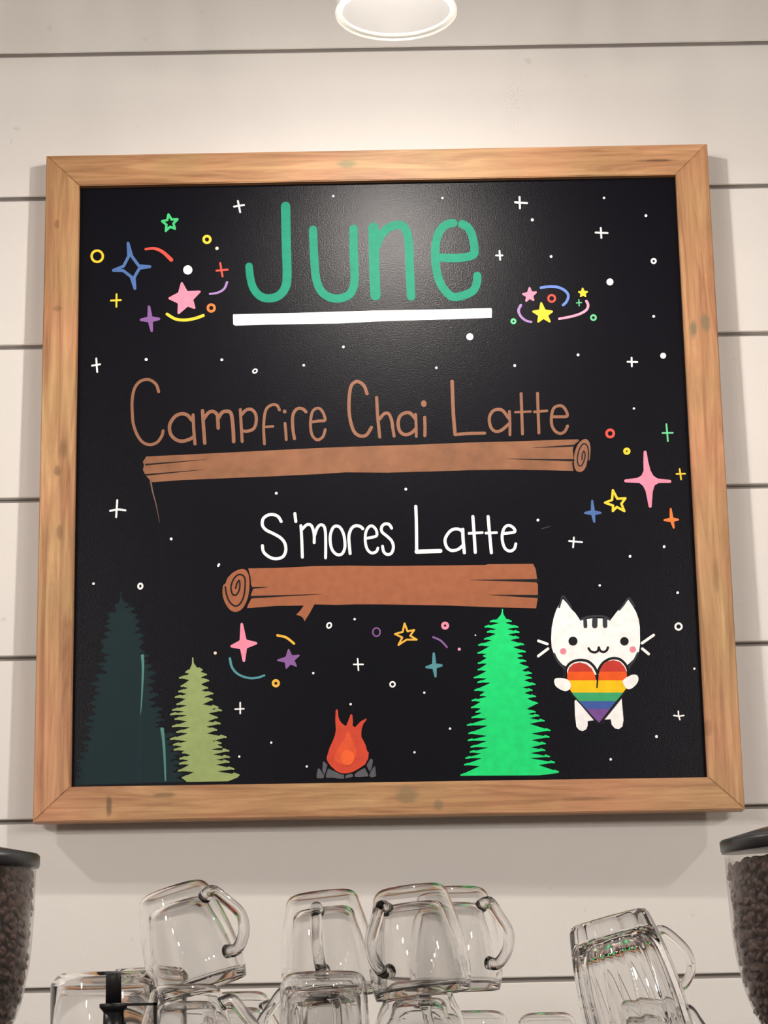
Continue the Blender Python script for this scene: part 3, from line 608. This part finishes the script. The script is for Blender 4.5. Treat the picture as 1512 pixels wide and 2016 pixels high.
ring(A, 185, 520, 40, 17, 'yellow'); ring(A, 963, 401, 24, 18, 'yellow'); dot(A, 1034, 464, 12, 'cream')
paint('painted_sparkle', sk(A, [(404, 428), (408, 520), (372, 590), (300, 620), (370, 622), (425, 665), (452, 748), (447, 670), (485, 605), (558, 594), (480, 588), (430, 520)], 21, True, sm=False), 'blue', label='blue outlined four-point star')
arc(A, [(528, 470), (590, 465), (650, 490), (710, 545)], 16, 'red', 28); dot(A, 827, 617, 33)
plus(A, [(1057, 568), (1073, 662)], [(1030, 622), (1110, 615)], 14, 'red'); arc(A, [(983, 787), (1040, 778), (1085, 750), (1105, 705)], 14, 'lilac', 17)
plus(A, [(322, 790), (321, 878)], [(282, 834), (352, 831)], 13, 'yellow')
P_ = [(785, 712), (820, 775), (910, 771), (857, 827), (873, 885), (825, 868), (762, 922), (765, 850), (698, 818), (765, 783)]
paint('painted_star', sk(A, P_, 16, True, sm=False) + pg(A, P_), 'pink', label='pink filled five-point star')
ring(A, 993, 887, 24, 18, 'orange'); arc(A, [(680, 930), (740, 965), (810, 972), (880, 960), (937, 940)], 21, 'yellow')
star4(A, (552, 878), (623, 964), (571, 1048), (495, 971), 'purple', 18)
plus(A, [(178, 1245), (185, 1340)], [(148, 1296), (205, 1286)], 13); dot(A, 532, 1252, 11); dot(A, 1068, 1254, 10); ring(A, 1303, 1334, 16, 10, 'white', 12, -.6)
plus(C, [(226, 100), (229, 180)], [(195, 138), (280, 143)], 14); dot(C, 825, 107, 9); dot(C, 1122, 232, 10); dot(C, 317, 262, 11)
plus(C, [(802, 320), (806, 390)], [(765, 352), (850, 355)], 13); plus(C, [(84, 482), (89, 545)], [(60, 514), (105, 514)], 12); dot(C, 450, 522, 10)
ring(C, 1177, 554, 15, 13); dot(C, 867, 702, 25)
star(C, [(297, 745), (342, 776), (324, 830), (274, 836), (252, 788)], 'pink', 14); arc(C, [(378, 743), (440, 735), (500, 740), (550, 765), (572, 800), (560, 840), (535, 866)], 19, 'bluel')
star(C, [(673, 748), (706, 772), (694, 804), (660, 804), (647, 773)], 'yellow', 11); ring(C, 454, 819, 24, 15, 'red')
plus(C, [(647, 828), (649, 872)], [(630, 851), (666, 848)], 8, 'greenl'); arc(C, [(235, 868), (219, 905), (235, 945), (270, 975), (310, 986)], 20, 'lilac', 15)
ring(C, 183, 981, 14, 14, 'greenl'); star(C, [(380, 853), (456, 912), (440, 983), (359, 983), (324, 912)], 'yellow', 14)
arc(C, [(508, 963), (580, 950), (650, 930), (700, 900), (712, 865), (700, 838)], 17, 'pinkl', 19); ring(C, 750, 955, 17, 14, 'greenl')
dot(C, 1177, 946, 10); dot(C, 641, 1219, 10); plus(C, [(1020, 1240), (1022, 1300)], [(992, 1268), (1060, 1270)], 13); dot(C, 1244, 1225, 21); dot(C, 192, 1295, 10)
for x, y, r in ((925, 663, 7), (676, 683, 2.6), (598, 719, 2.6), (859, 724, 2.4), (656, 386, 2.2), (871, 390, 2.3), (544, 971, 2.8), (799, 963, 2.8), (1059, 1024, 2.8), (337, 1061, 2.8), (184, 1149, 2.6), (604, 1509, 2.3), (936, 1250.6, 1.5), (886, 1434.5, 2.4), (534, 1462, 2.3), (816, 1481, 2.3), (471, 1489.5, 2.3)):
    dot(PX, x, y, r)
paint('painted_dot', sk(BG, [(1372, 980), (1380, 966)], 20), 'white')
ring(BG, 670, 1163, 19, 17, 'white', 23, .2); plus(BG, [(462, 388), (452, 540)], [(398, 484), (470, 472), (535, 480)], 18)
dot(Fr, 794, 209, 11); ring(Fr, 573, 441, 34, 24, 'red'); plus(Fr, [(1096, 355), (1110, 512)], [(1060, 437), (1155, 435)], 16, 'greenl'); ring(Fr, 728, 606, 21, 26, 'yellow')
P_ = [(898, 615), (912, 700), (935, 790), (965, 845), (1010, 874), (1128, 887), (1020, 888), (975, 915), (955, 980), (950, 1050), (945, 1118), (930, 1040), (915, 970), (890, 920), (850, 888), (718, 882), (830, 868), (875, 842), (898, 790), (896, 700)]
paint('painted_sparkle', sk(Fr, P_, 28, True, sm=False) + pg(Fr, P_), 'pink', label='large pink four-point star')
plus(Fr, [(1219, 772), (1233, 868)], [(1190, 817), (1270, 815)], 16, 'yellow')
paint('painted_star', sk(Fr, [(598, 970), (640, 1048), (715, 1044), (677, 1095), (705, 1163), (635, 1125), (598, 1163), (600, 1112), (525, 1085), (590, 1060)], 22, True, sm=False), 'yellow', label='yellow outlined five-point star')
star4(Fr, (406, 1068), (482, 1180), (425, 1262), (340, 1180), 'blue', 20); star4(Fr, (1136, 1143), (1205, 1243), (1165, 1318), (1078, 1248), 'orange', 18)
plus(Fr, [(236, 1408), (228, 1500)], [(190, 1442), (312, 1452)], 16); dot(Fr, 1075, 1494, 13); dot(Fr, 758, 1584, 13)
paint('chalk_smear', sk(H, [(1370, 340), (1440, 320)], 5), 'smear')
star4(U, (221, 84), (302, 193), (233, 293), (163, 210), 'pink', 15, inner=.36); dot(U, 69, 249, 9, 'cream'); arc(U, [(153, 280), (165, 330), (200, 370), (260, 392), (310, 390), (350, 377)], 14, 'tealb', 12)
arc(U, [(425, 148), (475, 160), (520, 195)], 14, 'gold'); star(U, [(489, 230), (548, 263), (532, 323), (476, 335), (427, 290)], 'purple', 9); ring(U, 416, 422, 16, 15, 'gold')
plus(U, [(212, 533), (212, 595)], [(183, 570), (233, 568)], 9); ring(U, 721, 91, 12, 9, 'white', 15, .5); dot(U, 867, 55, 7); dot(U, 630, 364, 7); ring(U, 992, 129, 21, 8, 'purple', 24)
paint('painted_star', sk(U, [(1153, 80), (1170, 125), (1208, 117), (1185, 150), (1222, 172), (1165, 172), (1118, 203), (1140, 160), (1098, 140), (1142, 128)], 11, True, sm=False), 'gold', label='gold outlined five-point star')
ring(U, 1385, 92, 15, 16, 'pink'); arc(U, [(1317, 158), (1360, 178), (1395, 215)], 11, 'purple'); dot(U, 1466, 227, 9, 'pinkl'); star4(U, (1320, 252), (1365, 320), (1330, 383), (1278, 330), 'tealb', 13)
plus(U, [(884, 282), (889, 348)], [(862, 314), (915, 314)], 9); ring(U, 1084, 428, 14, 9); dot(U, 1266, 476, 7); dot(U, 844, 542, 7)
dot(Z, 387, 156, 12); dot(Z, 1124, 225, 13); ring(Z, 1132, 545, 30, 18); dot(Z, 1282, 943, 11); plus(Z, [(1130, 1345), (1133, 1385), (1145, 1425)], [(1088, 1385), (1135, 1392), (1182, 1385)], 14); dot(Z, 924, 1584, 14); dot(Z, 491, 1800, 12)

# ------------------------------------------------------------------ counter, machine
GY = -.66                                       # row of the glasses
TZ = at(640, 2128, GY).z                        # top of the cup tray
CT = .95
counter = thing('counter', 'back counter below the frame, carrying the coffee machine and grinders', 'counter', (0, -.6, 0))
box('worktop', -1.6, 1.6, -.45, .6, CT-.04, CT, mat('worktop_stone', linear=(.2, .18, .17), rough=.3, vary=.2), counter, .003)
box('cabinet_body', -1.58, 1.58, -.38, .58, 0, CT-.041, mat('cabinet_paint', linear=(.10, .09, .085), rough=.5), counter)
mx0, mx1 = at(104, 2000, GY).x, at(1384, 2000, GY).x
mach = thing('espresso_machine', 'steel coffee machine below the frame whose top carries the stacked glass mugs', 'coffee machine', ((mx0+mx1)/2, -.68, CT))
hw = (mx1-mx0)/2
box('body', -hw, hw, -.26, .26, .03, TZ-CT-.012, M_METAL, mach, .01)
box('cup_tray', -hw+.005, hw-.005, -.255, .255, TZ-CT-.0115, TZ-CT-.0006, M_DARKM, mach, .002)
for sx in (-1, 1):
    for sy in (-1, 1):
        box('foot', sx*(hw-.06)-.02, sx*(hw-.06)+.02, sy*.2-.02, sy*.2+.02, .0005, .0295, M_BLACKP, mach)

# ------------------------------------------------------------------ glassware
def prof_offset(outer, d):
    """inward offset of a profile that runs rim -> base centre"""
    P = outer; out = []
    for i, (r, z) in enumerate(P):
        a = P[max(i-1, 0)]; b = P[min(i+1, len(P)-1)]
        tx, tz = b[0]-a[0], b[1]-a[1]; L = math.hypot(tx, tz) or 1
        nx, nz = -tz/L, tx/L                   # points to the axis for a profile climbing outward
        if r < 1e-6: nx, nz = 0, -1
        out.append((max(r+nx*d, 0), z+nz*d))
    out[-1] = (0, out[-1][1])
    return out
def mug_profile(rr, rm, rb, h, corner=.012):
    """outer shape of an upside-down mug: rim radius, widest radius, base radius"""
    P = [(rr, .0), (rr+(rm-rr)*.7, h*.1), (rm, h*.24), (rm-(rm-rb)*.18, h*.45), (rm-(rm-rb)*.48, h*.65)]
    zc = h-corner; rc = rb-corner*.15
    P.append((rm-(rm-rb)*.85, zc-.006))
    for k in range(6):
        a = PI/2*k/5; P.append((rb-corner+corner*math.cos(a)*1.0, zc+corner*math.sin(a)))
    P += [(rb*.45, h-.0002), (0, h-.0004)]
    q = smooth_pts([p for p in P[:6]], 4)[:-1] + P[5:]
    return [(max(r, 0), z) for r, z in q]
def double_wall(parent, rr, rm, rb, h, wall=.0018, gapr=.0082, gapb=.017, corner=.012, n=64, m=None, flute=None):
    outer = mug_profile(rr, rm, rb, h, corner)
    inner = mug_profile(rr-.0032, rm-gapr, rb-gapr+.001, h-gapb, corner*.8)
    # solid of revolution: outside skin, round rim, inside skin
    rim = [(rr-.0016+.0016*math.cos(a), -.0016*math.sin(a)) for a in [PI*k/6 for k in range(1, 6)]]
    full = list(reversed(outer)) + rim + inner
    cav_o = [p for p in prof_offset(outer, wall) if p[1] > .006]
    cav_i = [(r, z) for r, z in [(p[0]+wall*(1 if p[0] > 1e-6 else 0), p[1]+(wall if p[1] > (h-gapb)*.9 else 0)) for p in inner] if z > .006]
    r0 = (cav_o[0][0]+cav_i[0][0])/2
    cav = list(reversed(cav_o)) + [(r0, .005)] + cav_i
    return lathe('body', [(full, True), (cav, False)], m or M_GLASS, parent, n, flute)
def handle(parent, ang, r_at, z0, z1, reach, rad, m=None, flat=None, r_at2=None):
    """ang: direction in the mug's own frame; ends are set into the wall"""
    r2 = r_at2 if r_at2 is not None else r_at
    P = [(r_at-.0006, z0), (r_at+reach*.45, z0-.001), (r_at+reach*.92, z0+(z1-z0)*.2), (r_at+reach, z0+(z1-z0)*.5), (r2+reach*.85, z0+(z1-z0)*.8), (r2+reach*.4, z1+.002), (r2-.0006, z1-.001)]
    P = smooth_pts(P, 6); c, s = math.cos(ang), math.sin(ang)
    return tube('handle', [(r*c, r*s, z) for r, z in P], lambda t: rad*(1+.25*abs(2*t-1)**3), m or M_GLASS, parent, 16, flat)
def mug(label, px, py, Y0, tilt=0, size=1.0, hang=None, h=.096, rr=.0425, rm=.0452, rb=.0345, lean=0, on_tray=False, name='glass_mug', reach=.028, group='upside-down glass mugs on the machine', spin=0, gapb=.017):
    p = at(px, py, Y0)
    z = TZ+.0018 if on_tray else p.z
    t = thing(name, label, 'mug', (p.x, Y0, z), (math.radians(lean), -math.radians(tilt), 0), group)
    double_wall(t, rr*size, rm*size, rb*size, h*size if not on_tray else h, gapb=gapb)
    if hang is not None:
        hh = h if on_tray else h*size
        handle(t, math.radians(hang), (rm-(rm-rb)*.05)*size-.0004, hh*.24, hh*.80, reach*size, .0052*size, r_at2=(rb+(rm-rb)*.22)*size)
    return t
def top_h(px, py, Y0): return at(px, py, Y0).z - TZ - .0018
# upper layer
mug('double-walled glass mug lying furthest over, leftmost on the stack, handle to the right', 398, 1946, GY-.01, 17, hang=-42, reach=.030, spin=0)
mug('double-walled glass mug, second from left in the upper row, handle facing the viewer', 655, 1962, GY, 5.5, hang=-97, reach=.022)
mug('double-walled glass mug, third in the upper row, its handle to front left', 833, 1958, GY-.075, 6, hang=-128, reach=.022)
mug('double-walled glass mug standing straight behind its neighbour, large handle to the right', 897, 1948, GY+.065, 0, hang=-46, reach=.026)
# faceted heavy mug on the right
def facet(nf, depth):
    return lambda a, z: 1 - depth*abs(math.sin(a*nf/2))**1.0*(1 if .008 < z < .105 else .3)
pE = at(1268, 2052, GY-.03)
tE = thing('faceted_mug', 'heavy faceted glass mug tilted to the left, at the right end of the stack', 'mug', (pE.x, GY-.03, pE.z), (0, -math.radians(14), 0), 'upside-down glass mugs on the machine')
hE = .116
outer = smooth_pts([(.0475, 0), (.0485, .02), (.047, .05), (.0435, .08), (.0395, .103)], 4) + [(.038, .110), (.035, .1145), (.031, hE), (0, hE)]
inner = smooth_pts([(.0445, 0), (.0452, .02), (.0435, .05), (.0395, .078), (.034, .090)], 4) + [(.028, .0965), (.018, .0985), (0, .0992)]
rim = [(.046+.0015*math.cos(a), -.0015*math.sin(a)) for a in [PI*k/6 for k in range(1, 6)]]
Vv, Ff = [], []
no = len(outer)
def fl(a, z): return 1-.055*(abs(math.sin(a*6)))**.8 if z > .012 else 1-.055*(abs(math.sin(a*6)))**.8*max(z, 0)/.012
Va, Fa = [], []
lathe_into(Va, Fa, list(reversed(outer)), 120, True, fl)
k0 = len(Va); Vb, Fb = [], []
lathe_into(Vb, Fb, [outer[0]] + rim + inner, 120, True, None)
bm_me = mesh('body', Va+Vb, Fa+[tuple(i+k0 for i in f) for f in Fb], M_GLASS, tE, True)
bm = bmesh.new(); bm.from_mesh(bm_me.data); bmesh.ops.remove_doubles(bm, verts=bm.verts, dist=1e-5); bm.to_mesh(bm_me.data); bm.free()
handle(tE, math.radians(22), .0445, .040, .090, .026, .0042, r_at2=.0405)
# lower layer, standing on the tray
def low(label, px, ptop, Y0, rr, rm, rb, hang=None, name='glass_mug', reach=.024, gapb=.017):
    return mug(label, px, 2128, Y0, 0, 1.0, hang, top_h(px, ptop, Y0), rr, rm, rb, on_tray=True, name=name, reach=reach, gapb=gapb)
low('double-walled glass mug nested under the furthest-tilted mug', 366, 1938, GY-.055, .042, .0445, .033, -20)
low('straight double-walled glass mug in the front row, below the second upper mug', 640, 1913, GY-.13, .0385, .0395, .0375, 78)
low('glass mug behind the straight front one, carrying the second upper mug', 650, 1913, GY+.0, .038, .040, .030, 175)
low('double-walled glass mug carrying the third upper mug', 829, 1931, GY-.078, .0425, .0445, .030, 80)
low('low glass mug under the straight upper mug, right of the front row', 925, 1990, GY+.05, .042, .044, .037)
low('low glass mug alone in the gap left of the faceted mug', 1080, 1993, GY, .032, .033, .027)
low('low glass mug under the faceted mug', 1283, 1966, GY-.03, .035, .036, .030, 10, reach=.016)
low('glass mug behind the furthest-tilted mug, handle towards the gap', 474, 1952, GY+.10, .036, .037, .029, -40)
def tumbler(label, px, ptop, Y0, r, ch):
    h = top_h(px, ptop, Y0)+.0015; p = at(px, 2128, Y0)
    t = thing('glass_tumbler', label, 'glass', (p.x, Y0, TZ+.0002), group='upside-down glass tumblers on the machine')
    outer = [(r*.985, 0), (r, .01), (r, h-ch*1.3), (r-ch*.12, h-ch), (r-ch*.9, h-ch*.12), (r-ch*1.2, h), (0, h)]
    inner = [(r-.003, .0), (r-.0032, .01), (r-.0032, h-ch*1.6), (r-ch-.003, h-.0045), (0, h-.0045)]
    q = list(reversed(outer)) + inner
    q = [(a, max(b, 0.0)) for a, b in q]
    lathe('body', [(q, True)], M_GLASS, t, 72)
tumbler('wide clear glass tumbler with sloping shoulders, leftmost in the front row', 202, 1915, GY-.03, .0475, .008)
tumbler('clear glass tumbler behind the leftmost one, beneath the tilted mug', 290, 1907, GY+.09, .038, .006)

# ------------------------------------------------------------------ black dispenser top at lower left
DY = -.90
def dpx(px, py): return at(px, py, DY)
c0 = dpx(223, 2016)
disp = thing('dispenser', 'black plastic dispenser with ribbed stem, flared collar and square bracket, at lower left', 'dispenser', (c0.x, DY, TZ))
k = (dpx(323, 1980).x-dpx(223, 1980).x)/100      # metres per photo pixel here
def zz(py): return dpx(223, py).z-TZ
def rib(a, z): return 1+.06*math.cos(a*14)
lathe('ribbed_stem', [[(0, zz(1975)), (14.6*k, zz(1975)), (14.2*k, zz(1925)), (13.6*k, zz(1917)), (9*k, zz(1914)), (0, zz(1913.5))]], M_BLACKR, disp, 84, rib)
lathe('collar', [[(0, zz(1992)), (20*k, zz(1992)), (23*k, zz(1988)), (27*k, zz(1984)), (27.5*k, zz(1977)), (25*k, zz(1975.5)), (0, zz(1975.2))]], M_BLACKR, disp, 48)
lathe('bottle', [[(0, .0005), (.028, .0005), (.03, .004), (.03, zz(2070)), (.026, zz(2045)), (24*k, zz(2030)), (20*k, zz(2018)), (19.5*k, zz(1992.2)), (0, zz(1992.1))]], M_BLACKP, disp, 48)
bm = bmesh.new()
add_box(bm, 10*k, 86*k, -.004, .004, zz(1981), zz(1976)); add_box(bm, 80*k, 86*k, -.004, .004, zz(2100), zz(1976)); add_box(bm, 20*k, 86*k, -.004, .004, zz(2106), zz(2100))
bmobj('bracket', bm, M_BLACKR, disp)
box('clear_window', 30*k, 79.5*k, -.001, .001, zz(2099), zz(1982), M_HOPPER, disp)
fil = []
V2, F2 = [], []
N2 = 10
pts = [(20*k, zz(2030))] + [(20*k+22*k*(1-math.cos(PI/2*i/N2)), zz(1992)-(zz(1992)-zz(2030))*math.sin(PI/2*i/N2)) for i in range(N2+1)]
for y_ in (-.003, .003): V2 += [(p[0], y_, p[1]) for p in pts]
n_ = len(pts); F2 = [tuple(range(n_-1, -1, -1)), tuple(range(n_, 2*n_))] + [(i, (i+1) % n_, (i+1) % n_+n_, i+n_) for i in range(n_)]
mesh('bracket_gusset', V2, F2, M_BLACKR, disp)

# ------------------------------------------------------------------ grinders with bean hoppers
M_BEAN = mat('coffee_bean', linear=(.095, .05, .038), rough=.42, vary=.45, vscale=70)
def bean_mesh():
    V_, F_2 = [], []
    n, m_ = 8, 5
    for i in range(m_+1):
        th = PI*i/m_
        for j in range(n):
            ph = 2*PI*j/n
            x = .0056*math.cos(th); y = .0042*math.sin(th)*math.cos(ph); z = .0031*math.sin(th)*math.sin(ph)
            if z < 0: z *= .35
            V_.append((x, y, z))
    for i in range(m_):
        for j in range(n):
            F_2.append((i*n+j, i*n+(j+1) % n, (i+1)*n+(j+1) % n, (i+1)*n+j))
    # crease on the flat side
    F_2.append
    return V_, F_2
BV, BF = bean_mesh()
def grinder(label, pxe, ptop, sgn, Y0, lid_tilt, lid_px):
    R0 = .098
    e = at(pxe, ptop, Y0)                      # outer edge of the hopper's mouth
    cx = e.x + sgn*R0*1.0; cz = e.z
    t = thing('coffee_grinder', label, 'coffee grinder', (cx, Y0, CT))
    z = cz-CT
    kk = 1/2125.
    pr = [(R0, z), (R0-.0012, z-.04), (R0-.004, z-.08), (R0-.0075, z-.10), (R0-.012, z-.12), (R0-.022, z-.145), (R0-.036, z-.165), (.046, z-.19), (.040, z-.20), (.040, z-.225)]
    pr = smooth_pts(pr, 4)
    th = .0028
    inn = [(r-th, zz_) for r, zz_ in reversed(pr)]
    lathe('hopper', [(pr + inn, True)], M_HOPPER, t, 72)
    # lid: dome with a deep rim
    lidr = R0+.0035
    lz = z+.001
    lid = lathe('lid', [[(0, 0), (lidr-.006, 0), (lidr-.001, -.0005), (lidr, .002), (lidr, .010), (lidr-.002, .012), (lidr*.6, .0195), (lidr*.3, .023), (0, .024)]], mat('lid_plastic', linear=(.022, .023, .026), rough=.3), t, 72)
    lid.location = (0, 0, lz + (R0*math.sin(abs(lid_tilt))+.002 if lid_tilt else 0)); lid.rotation_euler = (math.radians(2), lid_tilt, 0)
    # the beans: an outer heap against the hopper's wall and on top
    random.seed(11 if sgn > 0 else 5)
    Vb2, Fb2 = [], []
    def rad_at(zq):
        for (r1, z1), (r2, z2) in zip(pr, pr[1:]):
            if z2 <= zq <= z1: return r1+(r2-r1)*(z1-zq)/(z1-z2+1e-9)
        return .04
    def put(pos, nrm):
        base = Matrix.Rotation(random.uniform(0, 2*PI), 3, 'Z'); q = Vector((0, 0, 1)).rotation_difference(nrm).to_matrix()
        j = Matrix.Rotation(random.uniform(-.7, .7), 3, 'X') @ Matrix.Rotation(random.uniform(-.5, .5), 3, 'Y')
        s = random.uniform(.85, 1.15); M3 = q @ j @ base; k0 = len(Vb2)
        flipz = random.choice((1, 1, -1))
        for v in BV: Vb2.append(tuple(pos + M3 @ (Vector((v[0], v[1], v[2]*flipz))*s)))
        for f in BF:
            g = [i+k0 for i in f]; Fb2.append(tuple(g if flipz > 0 else reversed(g)))
    ztop = z-.012 if sgn > 0 else z-.004
    for lay_, dr in ((0, .0018), (1, .0075)):
        zq = ztop
        while zq > z-.2:
            r = rad_at(zq)-th-dr
            n = int(2*PI*r/.0076)
            for i in range(n):
                a = 2*PI*(i+random.uniform(-.35, .35))/n
                zz2 = zq+random.uniform(-.003, .003); rr_ = r-random.uniform(0, .002)
                # nothing behind the axis is seen, but the heap stays whole in front
                if math.sin(a) > .6: continue
                put(Vector((rr_*math.cos(a), rr_*math.sin(a), zz2)), Vector((math.cos(a), math.sin(a), .25)).normalized())
            zq -= .0072
    for i in range(330):
        rr_ = math.sqrt(random.random())*(R0-.012); a = random.uniform(0, 2*PI)
        put(Vector((rr_*math.cos(a), rr_*math.sin(a), ztop+.003+.006*(1-rr_/R0)+random.uniform(0, .003))), Vector((random.uniform(-.3, .3), random.uniform(-.3, .3), 1)).normalized())
    b = mesh('coffee_beans', Vb2, Fb2, M_BEAN, t, True); b['kind'] = 'stuff'
    core = [(r-.0105, q) for r, q in pr if q < ztop-.002]
    lathe('bean_core', [[(0, ztop)] + [(core[0][0], ztop-.001)] + core + [(0, core[-1][1])]], mat('bean_core_dark', linear=(.02, .011, .009), rough=.8), t, 48)
    # body under the hopper (below the frame)
    zb = z-.205
    lathe('hopper_collar', [[(0, zb-.03), (.055, zb-.03), (.055, zb-.002), (.0405, zb), (0, zb)]], M_BLACKP, t, 48)
    box('motor_housing', -.085, .085, -.10, .12, .05, zb-.0305, M_BLACKP, t, .012)
    box('base', -.10, .10, -.14, .13, .0005, .0495, M_DARKM, t, .006)
    box('spout', -.02, .02, -.145, -.1005, zb-.16, zb-.10, M_METAL, t, .005)
    return t
g1 = grinder('coffee grinder at the left edge, its clear bean hopper closed by a black lid', 69, 1709, -1, -.74, 0, 0)
g2 = grinder('coffee grinder at the right edge, the black lid of its bean hopper slightly raised', 1429, 1686, 1, -.74, -math.radians(4.5), 0)
